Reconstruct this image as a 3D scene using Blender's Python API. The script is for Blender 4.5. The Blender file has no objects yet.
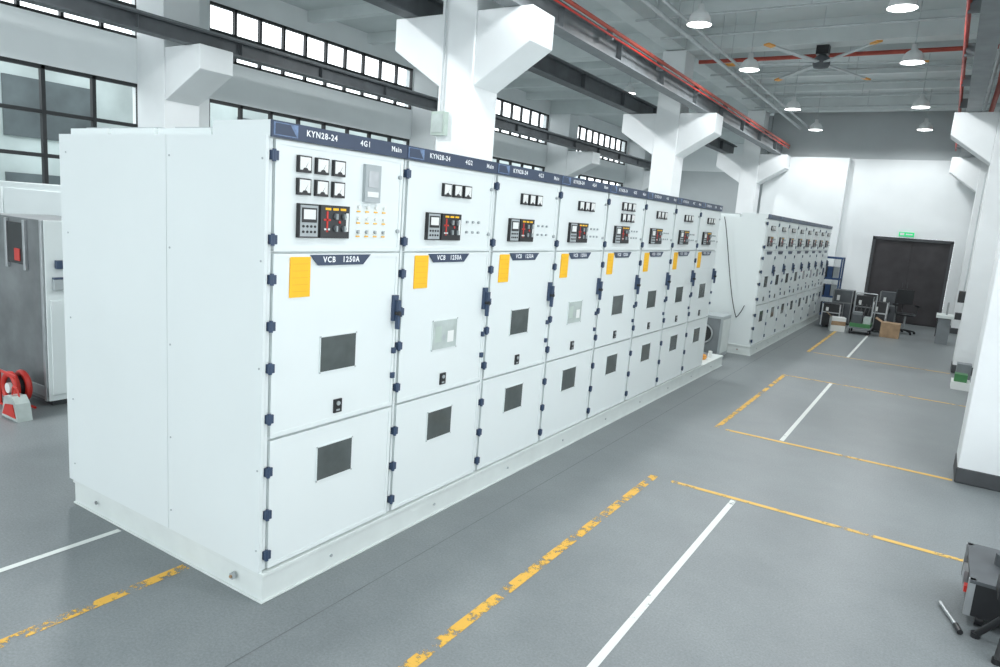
import bpy, math, random
from mathutils import Matrix, Vector
random.seed(4)
S=bpy.context.scene
S.view_settings.view_transform='Standard'
# ---------------- materials
MATS={}
def mat(name,col,rough=.5,metal=0,noise=0,scale=8,emit=None,es=1,spec=.5,bump=0):
    m=bpy.data.materials.new(name); m.use_nodes=True; n=m.node_tree.nodes; l=m.node_tree.links
    b=n['Principled BSDF']; b.inputs['Roughness'].default_value=rough; b.inputs['Metallic'].default_value=metal
    b.inputs['Specular IOR Level'].default_value=spec
    b.inputs['Base Color'].default_value=(*col,1)
    if noise or bump:
        tc=n.new('ShaderNodeTexCoord'); t=n.new('ShaderNodeTexNoise'); t.inputs['Scale'].default_value=scale; t.inputs['Detail'].default_value=6
        l.new(tc.outputs['Object'],t.inputs['Vector'])
    if noise:
        r=n.new('ShaderNodeValToRGB'); r.color_ramp.elements[0].position=.3; r.color_ramp.elements[1].position=.7
        r.color_ramp.elements[0].color=(*[c*(1-noise) for c in col],1); r.color_ramp.elements[1].color=(*[min(1,c*(1+noise)) for c in col],1)
        l.new(t.outputs['Fac'],r.inputs['Fac']); l.new(r.outputs['Color'],b.inputs['Base Color'])
    if bump:
        bp=n.new('ShaderNodeBump'); bp.inputs['Strength'].default_value=bump; bp.inputs['Distance'].default_value=.01
        l.new(t.outputs['Fac'],bp.inputs['Height']); l.new(bp.outputs['Normal'],b.inputs['Normal'])
    if emit:
        b.inputs['Emission Color'].default_value=(*emit,1); b.inputs['Emission Strength'].default_value=es
    MATS[name]=m; return m
mat('cab_paint',(.71,.765,.76),.38,noise=.015,scale=1.5)
mat('cab_door',(.745,.80,.795),.35,noise=.012,scale=2)
mat('navy',(.035,.055,.10),.4,noise=.1)
mat('navy_light',(.13,.20,.34),.4,noise=.3,scale=40)
mat('hinge',(.038,.065,.12),.4,noise=.1)
mat('white_text',(.85,.88,.9),.5,noise=.01)
mat('black',(.015,.016,.018),.35,noise=.1)
mat('dark_glass',(.085,.10,.098),.12,noise=.22,scale=5)
mat('light_glass',(.46,.52,.50),.15,noise=.15,scale=7)
mat('meter_white',(.78,.8,.78),.4,noise=.01)
mat('yellow_tag',(.95,.52,.012),.5,noise=.04)
mat('tag_print',(.75,.36,.01),.5,noise=.04)
mat('red',(.55,.03,.02),.4,noise=.1)
mat('red_pipe',(.42,.07,.045),.5,noise=.15)
mat('gray_dev',(.38,.42,.43),.4,noise=.05)
mat('lcd',(.12,.17,.15),.2,noise=.2)
mat('plinth',(.66,.71,.69),.5,noise=.04,scale=5)
mat('wall_white',(.83,.87,.875),.7,noise=.03,scale=1.2)
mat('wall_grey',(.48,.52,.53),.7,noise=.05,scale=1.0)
mat('column_white',(.81,.84,.845),.7,noise=.03,scale=2)
mat('ceiling_grey',(.60,.65,.65),.8,noise=.05,scale=1.5)
mat('beam_grey',(.66,.71,.71),.7,noise=.06,scale=2)
mat('steel_dark',(.08,.09,.098),.55,noise=.2,scale=4)
mat('steel_mid',(.18,.20,.21),.5,noise=.15,scale=4)
mat('pipe_grey',(.50,.54,.55),.5,noise=.1)
mat('frame_black',(.02,.023,.025),.5,noise=.1)
mat('facade',(.42,.48,.47),.8,noise=.25,scale=.6)
mat('facade_win',(.09,.11,.115),.3,noise=.4,scale=1)
mat('door_dark',(.036,.033,.036),.55,noise=.25,scale=3)
mat('lamp_white',(.8,.82,.82),.4,noise=.01)
mat('bulb',(1,1,1),.5,emit=(1,1,1),es=9)
mat('exit_green',(.02,.5,.16),.5,emit=(.05,.9,.35),es=.35,noise=.05)
mat('metal',(.45,.47,.48),.35,metal=.8,noise=.1)
mat('metal_dark',(.22,.235,.24),.4,metal=.6,noise=.25,scale=3)
mat('green',(.05,.2,.07),.5,noise=.1)
mat('wood',(.36,.24,.14),.6,noise=.2)
mat('blue',(.03,.08,.20),.5,noise=.1)
mat('orange',(.8,.36,.06),.5,noise=.05)
mat('base_dark',(.06,.065,.07),.6,noise=.1)
mat('box_green',(.42,.5,.45),.5,noise=.05)
mat('joint',(.13,.145,.15),.6,noise=.2)
def floor_mat():
    m=bpy.data.materials.new('epoxy_concrete'); m.use_nodes=True; n=m.node_tree.nodes; l=m.node_tree.links; b=n['Principled BSDF']
    tc=n.new('ShaderNodeTexCoord')
    a=n.new('ShaderNodeTexNoise'); a.inputs['Scale'].default_value=1.1; a.inputs['Detail'].default_value=9; a.inputs['Roughness'].default_value=.66
    s=n.new('ShaderNodeTexNoise'); s.inputs['Scale'].default_value=75; s.inputs['Detail'].default_value=4; s.inputs['Roughness'].default_value=.8
    l.new(tc.outputs['Object'],a.inputs['Vector']); l.new(tc.outputs['Object'],s.inputs['Vector'])
    r=n.new('ShaderNodeValToRGB'); r.color_ramp.elements[0].position=.3; r.color_ramp.elements[1].position=.72
    r.color_ramp.elements[0].color=(.172,.193,.200,1); r.color_ramp.elements[1].color=(.238,.262,.268,1)
    l.new(a.outputs['Fac'],r.inputs['Fac'])
    r2=n.new('ShaderNodeValToRGB'); r2.color_ramp.elements[0].position=.3; r2.color_ramp.elements[1].position=.7
    r2.color_ramp.elements[0].color=(.76,.76,.76,1); r2.color_ramp.elements[1].color=(1.2,1.2,1.2,1)
    l.new(s.outputs['Fac'],r2.inputs['Fac'])
    mx=n.new('ShaderNodeMix'); mx.data_type='RGBA'; mx.blend_type='MULTIPLY'; mx.inputs[0].default_value=1
    l.new(r.outputs['Color'],mx.inputs[6]); l.new(r2.outputs['Color'],mx.inputs[7]); l.new(mx.outputs[2],b.inputs['Base Color'])
    rr=n.new('ShaderNodeMapRange'); rr.inputs[3].default_value=.32; rr.inputs[4].default_value=.48
    l.new(a.outputs['Fac'],rr.inputs[0]); l.new(rr.outputs[0],b.inputs['Roughness'])
    b.inputs['Specular IOR Level'].default_value=.38
    MATS['floor']=m
floor_mat()
def paint(name,col,lo,hi,sc):
    m=bpy.data.materials.new(name); m.use_nodes=True; n=m.node_tree.nodes; l=m.node_tree.links; b=n['Principled BSDF']
    b.inputs['Base Color'].default_value=(*col,1); b.inputs['Roughness'].default_value=.5
    tc=n.new('ShaderNodeTexCoord'); t=n.new('ShaderNodeTexNoise'); t.inputs['Scale'].default_value=sc; t.inputs['Detail'].default_value=8; t.inputs['Roughness'].default_value=.8
    l.new(tc.outputs['Object'],t.inputs['Vector'])
    r=n.new('ShaderNodeValToRGB'); r.color_ramp.elements[0].position=lo; r.color_ramp.elements[1].position=hi
    l.new(t.outputs['Fac'],r.inputs['Fac'])
    tr=n.new('ShaderNodeBsdfTransparent'); mx=n.new('ShaderNodeMixShader')
    l.new(r.outputs['Color'],mx.inputs[0]); l.new(tr.outputs[0],mx.inputs[1]); l.new(b.outputs[0],mx.inputs[2]); l.new(mx.outputs[0],n['Material Output'].inputs['Surface'])
    MATS[name]=m
paint('yellow_line',(.72,.45,.09),.41,.47,4)
paint('yellow_worn',(.74,.42,.05),.465,.50,5)
paint('white_line',(.72,.75,.72),.33,.40,5)
# ---------------- mesh builder
class B:
    def __init__(s): s.v=[];s.f=[];s.m=[];s.mats=[]; s.sm=[]
    def mi(s,k):
        if k not in s.mats: s.mats.append(k)
        return s.mats.index(k)
    def raw(s,v,f,k,M=None,smooth=False):
        o=len(s.v); i=s.mi(k)
        for p in v:
            p=Vector(p); p=M@p if M else p; s.v.append(tuple(p))
        for q in f: s.f.append([a+o for a in q]); s.m.append(i); s.sm.append(smooth)
    def box(s,x0,x1,y0,y1,z0,z1,k,M=None):
        v=[(x0,y0,z0),(x1,y0,z0),(x1,y1,z0),(x0,y1,z0),(x0,y0,z1),(x1,y0,z1),(x1,y1,z1),(x0,y1,z1)]
        s.raw(v,[(0,3,2,1),(4,5,6,7),(0,1,5,4),(1,2,6,5),(2,3,7,6),(3,0,4,7)],k,M)
    def cb(s,c,d,k,M=None): s.box(c[0]-d[0]/2,c[0]+d[0]/2,c[1]-d[1]/2,c[1]+d[1]/2,c[2]-d[2]/2,c[2]+d[2]/2,k,M)
    def prism(s,poly,axis,a0,a1,k,M=None):
        def P(p,a):
            return (a,p[0],p[1]) if axis=='x' else ((p[0],a,p[1]) if axis=='y' else (p[0],p[1],a))
        n=len(poly); v=[P(p,a0) for p in poly]+[P(p,a1) for p in poly]
        f=[tuple(range(n))[::-1],tuple(range(n,2*n))]+[(i,(i+1)%n,n+(i+1)%n,n+i) for i in range(n)]
        s.raw(v,f,k,M)
    def tube(s,p0,p1,r0,k,r1=None,n=14,caps=True):
        r1=r0 if r1 is None else r1; p0=Vector(p0);p1=Vector(p1); d=(p1-p0).normalized()
        a=d.orthogonal().normalized(); b=d.cross(a); v=[]
        for p,r in((p0,r0),(p1,r1)):
            for i in range(n):
                t=2*math.pi*i/n; v.append(p+a*math.cos(t)*r+b*math.sin(t)*r)
        s.raw(v,[(i,(i+1)%n,n+(i+1)%n,n+i) for i in range(n)],k,smooth=True)
        if caps: s.raw(v,[tuple(range(n))[::-1],tuple(range(n,2*n))],k)
    def path(s,pts,r,k,n=10):
        for a,b in zip(pts,pts[1:]): s.tube(a,b,r,k,n=n)
    def lathe(s,c,prof,k,n=24):
        v=[];m=len(prof)
        for i in range(n):
            t=2*math.pi*i/n
            for r,z in prof: v.append((c[0]+r*math.cos(t),c[1]+r*math.sin(t),c[2]+z))
        f=[]
        for i in range(n):
            j=(i+1)%n
            for q in range(m-1): f.append((i*m+q,j*m+q,j*m+q+1,i*m+q+1))
        s.raw(v,f,k,smooth=True)
    def torus(s,c,R,r,k,axis='z',n=28,m=10):
        v=[]
        for i in range(n):
            t=2*math.pi*i/n
            for j in range(m):
                u=2*math.pi*j/m; a=(R+r*math.cos(u))*math.cos(t); b=(R+r*math.cos(u))*math.sin(t); h=r*math.sin(u)
                p={'z':(a,b,h),'y':(a,h,b),'x':(h,a,b)}[axis]; v.append((c[0]+p[0],c[1]+p[1],c[2]+p[2]))
        s.raw(v,[(i*m+j,((i+1)%n)*m+j,((i+1)%n)*m+(j+1)%m,i*m+(j+1)%m) for i in range(n) for j in range(m)],k,smooth=True)
    def text(s,t,x,y,z,size,k):
        c=bpy.data.curves.new('t','FONT'); c.body=t; c.size=size; c.align_x='CENTER'; c.align_y='CENTER'; c.resolution_u=3; c.space_character=1.2; c.offset=.0012
        o=bpy.data.objects.new('t',c); S.collection.objects.link(o); bpy.context.view_layer.update()
        me=bpy.data.meshes.new_from_object(o.evaluated_get(bpy.context.evaluated_depsgraph_get()))
        s.raw([(x,y+p.co.x,z+p.co.y) for p in me.vertices],[tuple(q.vertices) for q in me.polygons],k)
        bpy.data.objects.remove(o)
    def mesh(s,name):
        me=bpy.data.meshes.new(name); me.from_pydata(s.v,[],s.f)
        for k in s.mats: me.materials.append(MATS[k])
        me.polygons.foreach_set('material_index',s.m); me.polygons.foreach_set('use_smooth',s.sm); me.update(); return me
    def obj(s,name,loc=(0,0,0),rz=0,bevel=0,data=None):
        o=bpy.data.objects.new(name,data or s.mesh(name)); S.collection.objects.link(o); o.location=loc; o.rotation_euler[2]=rz
        if bevel:
            b=o.modifiers.new('bevel','BEVEL'); b.width=bevel; b.segments=2; b.limit_method='ANGLE'; b.angle_limit=math.radians(50)
        return o
# ---------------- switchgear cabinet (local: front plane x=0, y 0..1, z 0=floor)
D=1.98; HB=.175; Z1=.915; Z2=1.895; Z3=2.46; ZT=2.535
def cabinet(i,six=False,near=False,tag=True,light=False):
    b=B()
    b.box(-D,-.03,.002,.998,HB,Z3,'cab_paint')
    b.box(-.45,-.002,.002,.998,Z3,ZT,'cab_paint')
    for x0,x1 in((-1.93,-1.5),(-1.46,-1.02),(-.98,-.5)):
        b.box(x0,x1,.03,.95,Z3,Z3+.04,'cab_paint'); b.box(x0+.05,x1-.05,.1,.88,Z3+.04,Z3+.055,'gray_dev')
    b.box(-.002,.012,.002,.998,Z3-.005,ZT,'navy'); b.box(.012,.014,.01,.16,Z3+.005,ZT-.008,'navy_light')
    b.prism([(.02,Z3+.01),(.15,Z3+.01),(.11,ZT-.012),(.02,ZT-.012)],'x',.014,.0155,'navy')
    if near:
        b.text('KYN28-24',.0145,.32,(Z3+ZT)/2,.042,'white_text'); b.text('4G%d'%(i+1),.0145,.64,(Z3+ZT)/2,.042,'white_text'); b.text('Main',.0145,.90,(Z3+ZT)/2,.04,'white_text')
    doors=[(HB+.012,Z1-.008),(Z1+.008,Z2-.006),(Z2+.006,Z3-.012)]
    for n,(a,c) in enumerate(doors):
        y0,y1=.035,.985
        b.box(-.03,-.004,y0,y1,a,c,'cab_door')
        w=.022
        b.box(-.006,.0,y0,y0+w,a,c,'cab_door'); b.box(-.006,.0,y1-w,y1,a,c,'cab_door'); b.box(-.006,.0,y0+w,y1-w,a,a+w,'cab_door'); b.box(-.006,.0,y0+w,y1-w,c-w,c,'cab_door')
    b.box(-.03,-.012,.008,.026,HB+.01,Z3-.01,'cab_door')
    for z in (.27,.50,.74,1.03,1.30,1.52,1.76,1.96,2.37):
        b.box(-.03,.012,.008,.046,z-.023,z+.023,'hinge'); b.tube((.006,.022,z-.03),(.006,.022,z+.03),.010,'hinge')
    b.box(-.004,.02,.94,.98,1.47,1.63,'hinge'); b.prism([(.955,1.42),(.972,1.42),(.978,1.60),(.947,1.60)],'x',.02,.045,'hinge')
    b.tube((-.004,.958,1.52),(.055,.958,1.52),.014,'black')
    for z in (1.28,1.12,): b.box(-.004,.016,.958,.982,z-.018,z+.018,'hinge')
    for z in (2.02,2.34): b.tube((-.004,.955,z),(.01,.955,z),.012,'gray_dev')
    for n,zc in enumerate((1.328,.69)):
        g='light_glass' if (light and n==0) else 'dark_glass'
        b.box(-.004,.003,.36,.64,zc-.105,zc+.105,'cab_door'); b.box(.003,.005,.366,.634,zc-.098,zc+.098,g)
        if g=='light_glass':
            b.box(.005,.0056,.39,.46,zc-.05,zc+.06,'box_green'); b.box(.005,.006,.53,.60,zc-.06,zc+.02,'meter_white'); b.tube((.005,.49,zc-.02),(.006,.49,zc-.02),.02,'gray_dev')
        for yy in(.362,.638):
            for zz in(zc-.102,zc+.102): b.tube((.003,yy,zz),(.006,yy,zz),.005,'metal',n=8)
    b.cb((.0,.51,1.01),(.012,.06,.08),'black'); b.tube((.0,.51,1.025),(.012,.51,1.025),.013,'gray_dev'); b.box(.005,.008,.497,.523,.98,.99,'gray_dev')
    b.prism([(.27,1.882),(.73,1.882),(.67,1.825),(.33,1.825)],'x',-.002,.004,'navy')
    if near: b.text('VCB   1250A',.0045,.5,1.855,.043,'white_text')
    if tag:
        b.box(-.004,.003,.14,.275,1.66,1.872,'yellow_tag')
        for q in range(5): b.box(.003,.0033,.155,.26,1.69+q*.036,1.692+q*.036,'tag_print')
    def meter(y,z):
        b.cb((.006,y,z),(.022,.084,.084),'black'); b.cb((.0175,y,z+.003),(.002,.070,.064),'meter_white')
        b.raw([(.0188,y-.003,z-.02),(.0188,y+.001,z-.02),(.0188,y+.022,z+.018)],[(0,1,2)],'black')
        b.prism([(y-.02,z-.030),(y+.02,z-.030),(y+.01,z-.018),(y-.01,z-.018)],'x',.0175,.019,'black')
    def relay(y,z):
        b.cb((.006,y,z),(.03,.13,.175),'black'); b.cb((.021,y,z),(.002,.118,.16),'gray_dev'); b.cb((.023,y,z+.03),(.004,.10,.075),'black'); b.cb((.0255,y,z+.034),(.002,.08,.05),'meter_white')
        for r in range(2):
            for c in range(4): b.tube((.02,y-.039+c*.026,z-.028-r*.028),(.026,y-.039+c*.026,z-.028-r*.028),.007,'black',n=8)
    def mimic(y,z):
        b.cb((.006,y,z),(.02,.21,.175),'black')
        for yy in(y-.055,y,y+.055): b.cb((.017,yy,z+.068),(.002,.04,.012),'yellow_tag')
        b.cb((.017,y-.06,z),(.002,.012,.11),'red'); b.cb((.017,y-.06,z+.01),(.002,.05,.01),'red'); b.cb((.017,y-.06,z-.04),(.002,.04,.01),'meter_white')
        for yy in(y+.0,y+.06):
            for zz in(z+.03,z-.035):
                b.tube((.016,yy,zz),(.024,yy,zz),.017,'steel_dark'); b.cb((.028,yy,zz),(.012,.008,.03),'gray_dev')
        b.tube((.016,y+.03,z),(.02,y+.03,z),.008,'red',n=8); b.cb((.017,y+.088,z),(.002,.018,.10),'meter_white')
    if six:
        off=.0 if i==0 else .2
        for z in(2.345,2.232):
            for q in range(3): meter(.21+off+q*.12,z)
    else:
        for q in range(3): meter(.42+q*.115,2.30)
    relay(.24 if i==0 else .29,2.06); mimic(.43 if i==0 else .485,2.06)
    if i==0:
        b.cb((.004,.71,2.285),(.03,.125,.21),'gray_dev'); b.cb((.02,.71,2.31),(.003,.08,.09),'metal'); b.cb((.02,.71,2.225),(.003,.09,.03),'meter_white')
    ys=(.62,.69,.76,.83)
    if i==0:
        for r,z in enumerate((2.15,2.085,2.01)):
            for y in ys:
                b.tube((-.004,y,z),(.010,y,z),.010,'meter_white' if r<2 else 'gray_dev',n=10); b.cb((.0,y,z-.025),(.006,.026,.007),'yellow_tag')
                if r==2: b.cb((.014,y,z),(.01,.006,.022),'meter_white')
    else:
        for r,z in enumerate((2.10,2.03)):
            for y in(.68,.75,.82): b.tube((-.004,y,z),(.010,y,z),.009,'gray_dev',n=10)
    return b
for i in range(8):
    b=cabinet(i,six=i in(0,4),near=True,light=i in(1,3))
    if i==0:
        b.box(-D,-.832,-.018,.002,HB,Z3,'cab_paint'); b.box(-.828,-.006,-.018,.002,HB,Z3,'cab_paint')
        for x in(-.80,-.03,-1.9):
            for z in(.3,.75,1.3,1.85,2.35): b.tube((x,-.018,z),(x,-.021,z),.006,'gray_dev',n=8)
    b.obj('switchgear_cabinet',(0,i,0),bevel=.004)
fb=cabinet(3,near=False,tag=False); fm=fb.mesh('switchgear_cabinet')
for i in range(8): fb.obj('switchgear_cabinet',(.12,10.55+i,0),data=fm)
def plinth(y0,y1,x0,x1):
    b=B(); b.box(x0,x1,y0,y1,.0,.165,'plinth'); b.box(x0-.0,x1+.012,y0-.012,y1,.15,.175,'plinth'); b.box(x0,x1+.012,y0-.012,y1,.0,.012,'plinth')
    for x in(x1-.22,): b.tube((x,y0-.012,.09),(x,y0-.03,.09),.02,'gray_dev'); b.tube((x,y0-.03,.09),(x,y0-.04,.09),.009,'wood',n=8)
    b.tube((x0+.3,y0-.012,.09),(x0+.3,y0-.02,.09),.012,'metal')
    k=y0+.5
    while k<y1:
        b.tube((x1,k,.08),(x1+.008,k,.08),.010,'gray_dev',n=8); k+=1
    return b
plinth(.0,9.15,-1.95,.0).obj('steel_plinth',bevel=.003)
plinth(10.55,18.55,-1.8,.12).obj('steel_plinth',bevel=.003)
# ---------------- room shell
CZ=6.15; XL=-9.4; XR=4.1; YF=20.2; YF1=27.2
b=B(); b.box(XL-.3,XR+4,-14,YF1+.3,-.1,0,'floor'); b.obj('floor')
b=B(); b.box(XL-.3,XR+.3,-7,YF1+.3,CZ,CZ+.15,'ceiling_grey'); b.obj('ceiling')
colY=[-2.35,4.97,12.3,19.6]
b=B()
bays=[(-1.35,4.85),(6.2,12.1),(13.5,19.4),(20.8,26.4)]
b.box(XL-.25,XL,-7,YF1,0,1.0,'wall_white'); b.box(XL-.25,XL,-7,YF1,3.94,4.68,'wall_white'); b.box(XL-.25,XL,-7,YF1,5.70,CZ,'wall_white')
e=[-7]+[q for p in bays for q in p]+[YF1]
for a,c in zip(e[::2],e[1::2]):
    b.box(XL-.25,XL,a,c,1.0,3.94,'wall_white'); b.box(XL-.25,XL,a,c,4.68,5.70,'wall_white')
b.obj('wall_left')
for n,(a,c) in enumerate(bays):
    b=B(); X=XL-.06
    def frame(z0,z1,ny,zs,w=.05):
        b.box(X-.04,X+.04,a,c,z0,z0+w,'frame_black'); b.box(X-.04,X+.04,a,c,z1-w,z1,'frame_black')
        for k in range(ny+1):
            y=a+(c-a)*k/ny; b.box(X-.04,X+.04,max(a,y-w/2),min(c,y+w/2),z0,z1,'frame_black')
        for z in zs: b.box(X-.035,X+.035,a,c,z-w/2,z+w/2,'frame_black')
    frame(1.0,3.94,8,(1.8,2.56,3.23),.06); frame(4.68,5.70,10,(5.2,),.05)
    b.obj('window_%d'%(n+1))
b=B(); b.box(-20,-15,-12,34,0,4.7,'facade')
for y in range(-10,33,3):
    for z in(1.0,3.1): b.box(-15,-14.95,y,y+1.9,z,z+1.3,'facade_win')
b.obj('neighbouring_building')
b=B(); b.box(-24,XL-.3,-14,34,-.15,-.02,'facade'); b.obj('ground_outside')
b=B(); dx0,dx1,dz=1.05,2.92,2.34
b.box(-2.15,dx0-.05,YF,YF+.25,0,4.5,'wall_white'); b.box(dx1+.05,XR-.01,YF,YF+.25,0,4.5,'wall_white'); b.box(dx0-.05,dx1+.05,YF,YF+.25,dz+.05,4.5,'wall_white')
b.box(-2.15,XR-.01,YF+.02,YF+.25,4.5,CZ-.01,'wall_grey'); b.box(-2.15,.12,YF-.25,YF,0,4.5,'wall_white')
b.obj('wall_far')
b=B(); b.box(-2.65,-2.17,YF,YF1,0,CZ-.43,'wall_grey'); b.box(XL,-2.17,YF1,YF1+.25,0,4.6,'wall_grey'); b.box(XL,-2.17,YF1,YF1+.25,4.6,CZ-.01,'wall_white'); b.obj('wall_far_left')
b=B(); b.box(dx0,dx1,YF+.1,YF+.16,0,dz,'door_dark'); m=(dx0+dx1)/2
for x0,x1 in((dx0,m-.006),(m+.006,dx1)): b.box(x0+.03,x1,YF+.08,YF+.1,.02,dz-.04,'door_dark')
b.box(dx0-.045,dx0+.03,YF+.01,YF+.16,0,dz,'base_dark'); b.box(dx1-.03,dx1+.045,YF+.01,YF+.16,0,dz,'base_dark'); b.box(dx0-.045,dx1+.045,YF+.01,YF+.16,dz-.04,dz+.045,'base_dark')
b.box(m-.07,m-.05,YF+.06,YF+.08,1.0,1.15,'base_dark'); b.box(m+.05,m+.07,YF+.06,YF+.08,1.0,1.15,'base_dark')
b.obj('door_1')
b=B(); b.box(1.63,2.0,YF-.04,YF-.001,2.42,2.54,'exit_green'); b.box(1.66,1.76,YF-.043,YF-.04,2.45,2.52,'meter_white'); b.box(1.80,1.96,YF-.043,YF-.04,2.465,2.50,'meter_white'); b.obj('exit_sign')
b=B(); b.box(XR,XR+.25,5.2,YF+.25,0,CZ,'wall_white'); b.box(XR,XR+.25,-7,5.2,0,.5,'wall_white'); b.box(XR,XR+.25,-7,5.2,4.6,CZ,'wall_white'); b.obj('wall_right')
b=B()
for k in range(13):
    y=-7+k*1.0; b.box(XR+.05,XR+.12,y,y+.06,.5,4.6,'frame_black')
for z in(.5,1.6,2.7,3.8,4.54): b.box(XR+.05,XR+.12,-7,5.2,z,z+.06,'frame_black')
b.obj('window_5')
b=B(); b.box(XR-.015,XR,6.0,YF-.02,0,.12,'base_dark'); b.obj('baseboard_right')
b=B(); b.box(.13,dx0-.06,YF-.015,YF,0,.12,'base_dark'); b.box(dx1+.06,XR-.02,YF-.015,YF,0,.12,'base_dark'); b.obj('baseboard_far')
CT=4.5
def column(cx,cy,left=True,right=True,w=.5,d=.56,ext=.75,base=True,top=CZ-.42):
    b=B(); x0,x1,y0,y1=cx-w/2,cx+w/2,cy-d/2,cy+d/2
    b.box(x0,x1,y0,y1,0,top,'column_white')
    if right: b.prism([(x1,CT-.85),(x1+ext,CT-.38),(x1+ext,CT),(x1,CT)],'y',y0+.02,y1-.02,'column_white')
    if left: b.prism([(x0,CT-.85),(x0,CT),(x0-ext,CT),(x0-ext,CT-.38)],'y',y0+.02,y1-.02,'column_white')
    if base: b.box(x0-.008,x1+.008,y0-.008,y1+.008,0,.15,'base_dark')
    return b
for y in colY: column(-2.45,y).obj('crane_column',bevel=.012)
for y in colY+[26.7]: column(XL+.4,y+.15,left=False,w=.8,d=.66,ext=.95).obj('crane_column',bevel=.012)
for y in(-2.35,12.6,19.55): column(3.62,y,left=True,right=False,w=.8,d=.56,ext=.65).obj('crane_column',bevel=.012)
column(3.62,5.65,left=False,right=False,w=.8,d=.56).obj('concrete_pier',bevel=.012)
def ibeam(x,y0,y1,z0,h=.36,w=.22,k='steel_dark',rail=True):
    b=B(); b.box(x-w/2,x+w/2,y0,y1,z0,z0+.025,k); b.box(x-w/2,x+w/2,y0,y1,z0+h-.025,z0+h,k); b.box(x-.02,x+.02,y0,y1,z0+.02,z0+h-.02,k)
    y=y0+.6
    while y<y1: b.box(x-w/2+.01,x+w/2-.01,y,y+.012,z0+.02,z0+h-.02,k); y+=1.83
    if rail: b.box(x-.03,x+.03,y0,y1,z0+h,z0+h+.05,'steel_mid')
    return b
ibeam(-7.95,-4,26.9,CT,h=.25).obj('crane_runway_beam')
ibeam(-3.2,-4,20.1,CT,h=.3).obj('crane_runway_beam')
ibeam(-1.72,-4,19.8,CT,h=.3,k='steel_mid').obj('crane_runway_beam')
ibeam(2.85,-4,19.8,CT,h=.3,k='steel_mid').obj('crane_runway_beam')
for x in(-1.52,2.62):
    b=B(); b.tube((x,-4,4.80),(x,19.8,4.80),.028,'red_pipe'); b.tube((x,-4,4.72),(x,19.8,4.72),.014,'red')
    for k in range(12): b.box(min(x,x+(-.1 if x<0 else .12)),max(x,x+(-.1 if x<0 else .12)),-3+k*2,-2.96+k*2,4.68,4.84,'steel_mid')
    b.obj('crane_conductor_rail')
b=B()
for y in colY+[26.9]: b.box(XL,XR,y-.2,y+.2,CZ-.42,CZ,'beam_grey')
for y in colY[:-1]:
    for q in(1.83,3.66,5.5): b.box(XL,XR,y+q-.08,y+q+.08,CZ-.22,CZ,'beam_grey')
for x in(-2.45,3.6): b.box(x-.2,x+.2,-6.9,YF,CZ-.4,CZ,'beam_grey')
b.obj('ceiling_beam')
def pipe_obj(segs,k,name,hang=()):
    b=B()
    for p,q,r in segs: b.tube(p,q,r,k,n=10)
    for p,q in hang: b.tube(p,q,.008,'pipe_grey',n=6)
    b.obj(name)
for y in(6.3,7.6,9.2,10.4,13.6,14.9,16.4,17.8): pipe_obj([((-2.15,y,5.55),(3.95,y,5.55),.02)],'pipe_grey','conduit_pipe',[((x,y,5.55),(x,y,CZ-.01)) for x in(-1.8,.6,2.9)])
for x,z,r in((-1.3,5.3,.035),(-1.08,5.33,.026),(3.05,5.3,.03)): pipe_obj([((x,-4,z),(x,YF-.3,z),r)],'pipe_grey','conduit_pipe',[((x,-3.1+k*2.4,5.3),(x,-3.1+k*2.4,CZ-.01)) for k in range(9)])
pipe_obj([((-2.15,12.72,5.64),(3.15,12.72,5.64),.04),((3.15,12.72,5.0),(3.15,12.72,5.64),.04),((3.15,4.0,5.0),(3.15,19.9,5.0),.045)],'red_pipe','sprinkler_pipe',[((3.15,5.5+k*2,5.0),(3.15,5.5+k*2,CZ-.01)) for k in range(8)])
# pendants
def pendant(x,y,z,en):
    b=B()
    b.lathe((0,0,0),[(.175,-.10),(.17,-.09),(.15,0),(.11,.06),(.05,.1),(.04,.18),(.0,.18)],'lamp_white')
    b.lathe((0,0,0),[(.0,-.06),(.12,-.06),(.15,-.07),(.165,-.095)],'bulb')
    b.tube((0,0,.17),(0,0,CZ-z-.005),.009,'pipe_grey',n=8)
    o=b.obj('pendant_lamp',(x,y,z))
    L=bpy.data.lights.new('lamp_light','SPOT'); L.energy=en; L.shadow_soft_size=.15; L.color=(.96,.985,1); L.spot_size=math.radians(170); L.spot_blend=.4
    lo=bpy.data.objects.new('lamp_light',L); S.collection.objects.link(lo); lo.parent=o; lo.location=(0,0,-.12)
for y in(.6,4.3,8.0,11.0,15.2,18.5):
    for x in(-.65,1.9): pendant(x,y,5.16,145)
for y in(1.5,8.6,15.6,22.8): pendant(-4.9,y,5.7,600)  # left-bay row added to brighten the bay; only one lamp known there
# ceiling fan
b=B(); fz=5.42
b.tube((0,0,.1),(0,0,CZ-.42-fz),.03,'black'); b.lathe((0,0,0),[(0,-.1),(.13,-.08),(.16,0),(.13,.1),(.05,.16),(0,.16)],'steel_dark'); b.cb((0,0,CZ-.5-fz),(.22,.18,.16),'black')
for q in range(6):
    a=math.radians(q*60+8); M=Matrix.Rotation(a,4,'Z')@Matrix.Rotation(math.radians(7),4,'X')
    b.box(.12,1.55,-.045,.045,-.012,.012,'pipe_grey',M); b.box(1.55,1.75,-.05,.05,-.014,.014,'orange',M)
b.obj('ceiling_fan',(.31,12.35,fz))
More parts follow.
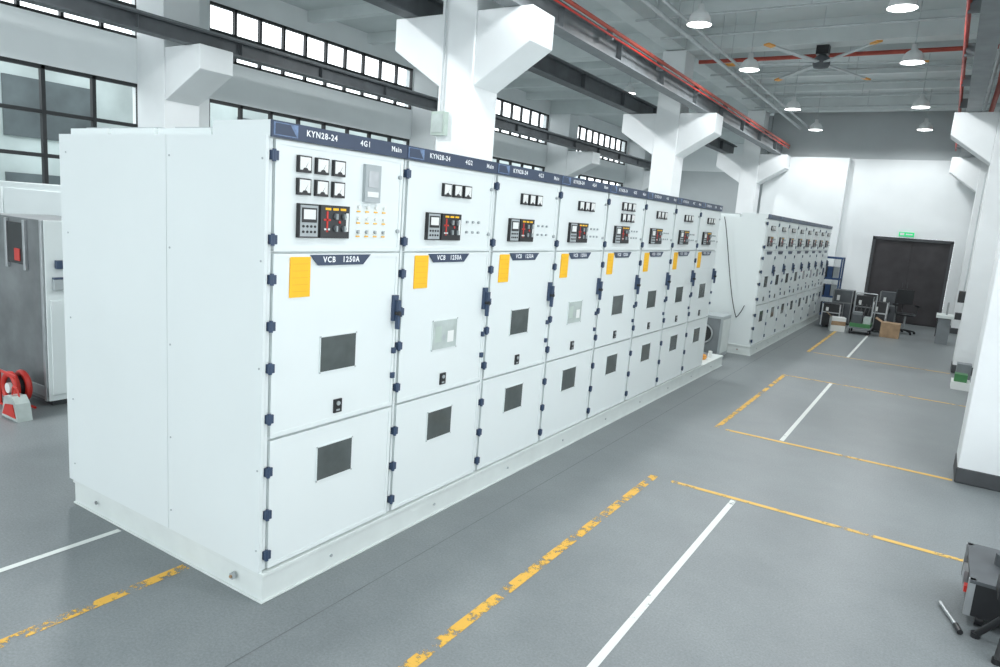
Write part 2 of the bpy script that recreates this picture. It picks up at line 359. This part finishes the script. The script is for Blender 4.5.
# floor markings
def strip(b,x0,x1,y0,y1,k,z=.002):
    b.raw([(x0,y0,z),(x1,y0,z),(x1,y1,z),(x0,y1,z)],[(0,1,2,3)],k)
b=B()
strip(b,.925,.995,-1.5,3.45,'yellow_worn'); strip(b,1.12,3.7,3.385,3.44,'yellow_line')
strip(b,1.06,3.2,5.38,5.44,'yellow_line'); strip(b,.93,.985,5.4,9.3,'yellow_worn'); strip(b,.93,3.5,9.28,9.33,'yellow_line')
strip(b,.83,.89,12.15,16.4,'yellow_line'); strip(b,.95,3.2,12.15,12.2,'yellow_line'); strip(b,-.67,-.6,-3,-.03,'yellow_worn')
strip(b,1.645,1.69,-2.2,3.37,'white_line',.0022); strip(b,1.62,1.665,5.46,9.27,'white_line',.0022); strip(b,1.53,1.575,12.22,16.3,'white_line',.0022); strip(b,-1.365,-1.32,-4,-.03,'white_line',.0022)
b.obj('floor_marking')
b=B()
strip(b,.30,.306,-8,20,'joint',.0012)
b.obj('floor_joint')
# ---------------- equipment, left
b=B()
b.box(-5.5,-4.27,.9,1.55,.06,1.8,'metal_dark'); b.box(-5.45,-4.3,.95,1.5,0,.06,'base_dark')
b.box(-5.5,-4.27,.885,.9,.1,.2,'metal'); b.box(-4.31,-4.27,.88,.9,.06,1.8,'metal')
b.box(-4.95,-4.62,.88,.9,1.35,1.75,'black'); b.box(-4.80,-4.69,.872,.882,1.38,1.5,'red'); b.box(-4.99,-4.95,.87,.9,1.3,1.78,'metal'); b.box(-4.62,-4.58,.87,.9,1.3,1.78,'metal')
b.box(-4.27,-4.25,.9,1.55,.06,1.8,'cab_paint')
b.box(-4.25,-4.2,.98,1.12,1.35,1.43,'hinge')
b.box(-4.25,-4.22,1.2,1.5,1.15,1.6,'cab_door'); b.box(-4.24,-4.2,.95,1.4,1.15,1.25,'gray_dev'); b.box(-4.24,-4.2,.95,1.4,1.25,1.27,'hinge')
b.box(-4.25,-4.235,.93,1.52,.12,1.05,'cab_door')
b.obj('steel_equipment_cabinet',bevel=.004)
b=B(); b.box(-8.6,-4.1,1.75,3.1,.05,2.12,'cab_paint'); b.box(-8.55,-4.15,1.8,3.05,0,.05,'base_dark')
for x in(-8.55,-7.05,-5.58): b.box(x,x+1.42,1.73,1.75,.1,2.05,'cab_door')
b.obj('white_equipment_cabinet',bevel=.005)
b=B(); c=(-4.47,.66)
b.torus((c[0],c[1],.2),.13,.03,'red',axis='y'); b.torus((c[0],c[1]+.1,.2),.13,.03,'red',axis='y'); b.tube((c[0],c[1]-.0,.2),(c[0],c[1]+.1,.2),.10,'black')
b.tube((c[0],c[1]-.03,.2),(c[0],c[1]-.0,.2),.05,'meter_white')
b.path([(c[0]-.17,c[1]-.02,.012),(c[0]-.17,c[1]-.02,.34),(c[0]+.17,c[1]-.02,.34),(c[0]+.17,c[1]-.02,.012),(c[0]-.17,c[1]-.02,.012)],.012,'red')
b.path([(c[0]-.17,c[1]+.13,.012),(c[0]+.17,c[1]+.13,.012)],.012,'red'); b.obj('cable_reel')
b=B(); b.prism([(-4.28,0),(-3.96,0),(-4.0,.16),(-4.07,.22),(-4.22,.2)],'y',.50,.62,'light_glass'); b.prism([(-4.25,.03),(-4.0,.03),(-4.05,.15),(-4.19,.13)],'y',.492,.499,'red'); b.path([(-4.2,.56,.19),(-4.18,.56,.28),(-4.1,.56,.28),(-4.06,.56,.2)],.008,'red'); b.obj('tool_bag')
b=B(); b.cb((-2.62,4.65,3.21),(.2,.08,.28),'box_green'); b.cb((-2.62,4.605,3.21),(.16,.01,.22),'light_glass'); b.tube((-2.62,4.66,3.35),(-2.62,4.66,5.7),.012,'pipe_grey'); b.obj('switch_box')
b=B(); b.cb((3.17,12.5,1.35),(.1,.22,.2),'black'); b.cb((3.17,12.5,1.0),(.1,.14,.12),'black'); b.tube((3.19,12.5,1.45),(3.19,12.5,3.5),.012,'pipe_grey'); b.obj('socket_box')
b=B(); b.box(-.8,-.2,9.65,10.2,.03,.74,'gray_dev'); b.box(-.77,-.23,9.64,9.65,.08,.70,'steel_mid'); b.tube((-.5,9.64,.42),(-.5,9.62,.42),.15,'black'); b.torus((-.5,9.62,.42),.16,.015,'metal',axis='y')
b.box(-.2,-.19,9.7,10.15,.1,.68,'plinth')
for x in(-.75,-.25):
    for y in(9.7,10.15): b.tube((x,y,0),(x,y,.035),.025,'black')
b.obj('test_unit')
b=B()
for q in range(3): b.torus((-.2,8.5,.188+.022*q),.10+.01*(q%2),.011,'orange')
b.cb((-.25,8.8,.2),(.16,.14,.05),'steel_mid'); b.tube((-.1,8.75,.176),(-.1,8.75,.28),.03,'meter_white'); b.obj('cable_coil')
b=B(); pts=[(-.62+.55*t/14,10.50,2.44-1.9*math.sin(math.pi*(.5*t/14))**1.2+(.0 if t<12 else (t-11)*.12)) for t in range(15)]; b.path(pts,.007,'black'); b.obj('hanging_cable')
# storage rack
b=B(); X0=-.06
for x in(X0,X0+.5):
    for y in(18.8,19.3): b.box(x,x+.04,y,y+.04,0,1.7,'blue')
for z in(.1,.6,1.1,1.67): b.box(X0,X0+.54,18.79,19.34,z,z+.05,'blue')
for z in(.15,.65,1.15):
    for x,kk in((.03,'steel_dark'),(.19,'blue'),(.34,'gray_dev')): b.box(X0+x,X0+x+.13,18.85,19.2,z,z+.3,kk)
b.obj('storage_rack')
def case(name,x,y,w,d,h,k,trim='metal_dark',rz=0):
    b=B(); b.box(-w/2,w/2,-d/2,d/2,.05,h,k)
    for sx in(-1,1):
        for sy in(-1,1):
            b.box(sx*w/2-.015,sx*w/2+.015,sy*d/2-.015,sy*d/2+.015,.05,h,trim); b.tube((sx*(w/2-.06),sy*(d/2-.06)-.015,.03),(sx*(w/2-.06),sy*(d/2-.06)+.015,.03),.03,'black')
    b.box(-w/2-.01,w/2+.01,-d/2-.01,d/2+.01,h*.62,h*.66,trim)
    b.box(-.08,.08,-d/2-.03,-d/2,h*.45,h*.55,'black'); b.box(-w*.3,-w*.15,-d/2-.02,-d/2,h*.7,h*.85,'meter_white')
    return b.obj(name,(x,y,0),rz)
case('flight_case',.62,17.0,.4,.5,.6,'black','metal'); case('flight_case',.72,18.1,.45,.5,.9,'steel_dark'); case('flight_case',1.22,18.3,.42,.45,.8,'black'); case('flight_case',1.66,17.3,.3,.4,.75,'black','metal'); case('flight_case',1.75,18.5,.4,.4,.95,'steel_dark')
b=B(); b.box(-.16,.16,-.14,.14,0,.34,'meter_white'); b.box(-.16,.16,-.141,-.14,.15,.25,'wood'); b.prism([(-.16,.34),(-.26,.42),(-.25,.43),(-.16,.35)],'y',-.14,.14,'wood'); b.obj('cardboard_box',(.85,16.3,0),.3)
b=B(); b.box(0,.5,0,.7,.14,.17,'steel_mid')
for x in(.05,.45):
    for y in(.08,.62): b.tube((x-.015,y,.06),(x+.015,y,.06),.06,'black')
b.path([(.02,.7,.15),(.02,.72,.95),(.48,.72,.95),(.48,.7,.15)],.015,'metal'); b.box(.03,.47,.05,.65,.17,.26,'green'); b.box(.05,.28,.1,.6,.26,.46,'steel_dark'); b.box(.3,.46,.15,.5,.26,.42,'light_glass'); b.box(.06,.26,.15,.4,.46,.52,'steel_mid')
for q in range(4): b.tube((.1+q*.09,.3,.46),(.12+q*.09,.5,.7),.012,'black')
b.obj('push_trolley',(1.1,16.1,0))
b=B(); b.box(-.2,.2,-.18,.18,0,.34,'wood'); b.box(-.2,-.01,-.18,.18,.34,.345,'wood'); b.prism([(-.2,.34),(-.34,.42),(-.33,.43),(-.2,.35)],'y',-.18,.18,'wood'); b.obj('cardboard_box',(1.98,16.5,0))
b=B()
for q in range(5):
    a=q*2*math.pi/5; b.tube((0,0,.1),(.27*math.cos(a),.27*math.sin(a),.06),.018,'black'); b.tube((.27*math.cos(a),.27*math.sin(a)-.012,.03),(.27*math.cos(a),.27*math.sin(a)+.012,.03),.03,'black')
b.tube((0,0,.08),(0,0,.45),.025,'metal'); b.lathe((0,0,.48),[(0,-.03),(.2,-.03),(.23,0),(.2,.03),(0,.035)],'black')
b.path([(0,.18,.48),(0,.27,.6),(0,.25,.95)],.015,'black'); b.box(-.2,.2,.2,.25,.72,1.08,'black'); b.box(-.28,-.24,-.1,.15,.68,.72,'black'); b.box(.24,.28,-.1,.15,.68,.72,'black'); b.path([(-.26,0,.7),(-.24,0,.5),(.24,0,.5),(.26,0,.7)],.012,'black'); b.obj('office_chair',(2.2,17.7,0),.4)
b=B(); b.box(2.9,3.15,16.5,17.1,.0,.6,'steel_mid'); b.box(2.85,3.2,16.45,17.15,.6,.66,'plinth'); b.box(2.88,2.92,16.6,17.0,.15,.5,'black'); b.tube((3.05,16.8,.66),(3.05,16.8,.95),.02,'metal'); b.obj('workbench_machine')
b=B(); b.box(3.2,3.45,10.6,11.0,0,.12,'meter_white'); b.box(3.23,3.4,10.65,10.85,.12,.24,'green'); b.box(3.25,3.45,11.05,11.3,0,.35,'steel_mid'); b.obj('small_parts_box')
# right foreground equipment
b=B(); b.box(3.24,3.85,2.40,3.0,.07,.27,'black'); b.box(3.23,3.86,2.39,3.01,.27,.29,'steel_dark')
for x in(3.31,3.79):
    for y in(2.46,2.93): b.tube((x-.02,y,.04),(x+.02,y,.04),.04,'black')
b.box(3.22,3.24,2.55,2.60,.14,.18,'red'); b.box(3.22,3.24,2.7,2.85,.12,.21,'metal')
for y in(2.41,2.98): b.box(3.225,3.26,y-.015,y+.015,.07,.29,'metal')
b.tube((3.42,2.75,.29),(3.42,2.75,.36),.06,'steel_dark'); b.tube((3.42,2.75,.36),(3.42,2.75,.38),.03,'metal'); b.box(3.5,3.75,2.5,2.9,.29,.36,'black'); b.obj('wheeled_equipment_case')
b=B()
for a in(.3,2.4,4.5): b.tube((3.42,2.20,.24),(3.42+.17*math.cos(a),2.20+.14*math.sin(a),.015),.018,'black'); b.tube((3.42+.17*math.cos(a),2.20+.14*math.sin(a),.0),(3.42+.17*math.cos(a),2.20+.14*math.sin(a),.03),.025,'black')
b.tube((3.42,2.20,.2),(3.42,2.20,.34),.03,'steel_dark'); b.box(3.34,3.5,2.12,2.28,.33,.42,'black'); b.obj('tripod_stand')
b=B(); b.tube((3.12,2.58,.015),(3.20,2.34,.015),.012,'metal'); b.tube((3.20,2.34,.015),(3.22,2.26,.015),.016,'black'); b.obj('steel_bar')
# ---------------- light
w=bpy.data.worlds.new('World'); S.world=w; w.use_nodes=True; bg=w.node_tree.nodes['Background']; bg.inputs[0].default_value=(.90,.96,1,1); bg.inputs[1].default_value=2.95
# ---------------- camera
p=(2.8238,-2.2916,2.1628); yaw,pitch,roll=.5591,.1686,.0756; fpx=692.4
f=Vector((-math.sin(yaw)*math.cos(pitch),math.cos(yaw)*math.cos(pitch),-math.sin(pitch))); r=f.cross(Vector((0,0,1))).normalized(); u=r.cross(f)
r2=r*math.cos(roll)+u*math.sin(roll); u2=-r*math.sin(roll)+u*math.cos(roll)
cam=bpy.data.objects.new('camera',bpy.data.cameras.new('camera')); S.collection.objects.link(cam)
cam.matrix_world=Matrix(((r2.x,u2.x,-f.x,p[0]),(r2.y,u2.y,-f.y,p[1]),(r2.z,u2.z,-f.z,p[2]),(0,0,0,1)))
cam.data.sensor_width=36; cam.data.lens=36*fpx/1000; cam.data.clip_end=200; S.camera=cam
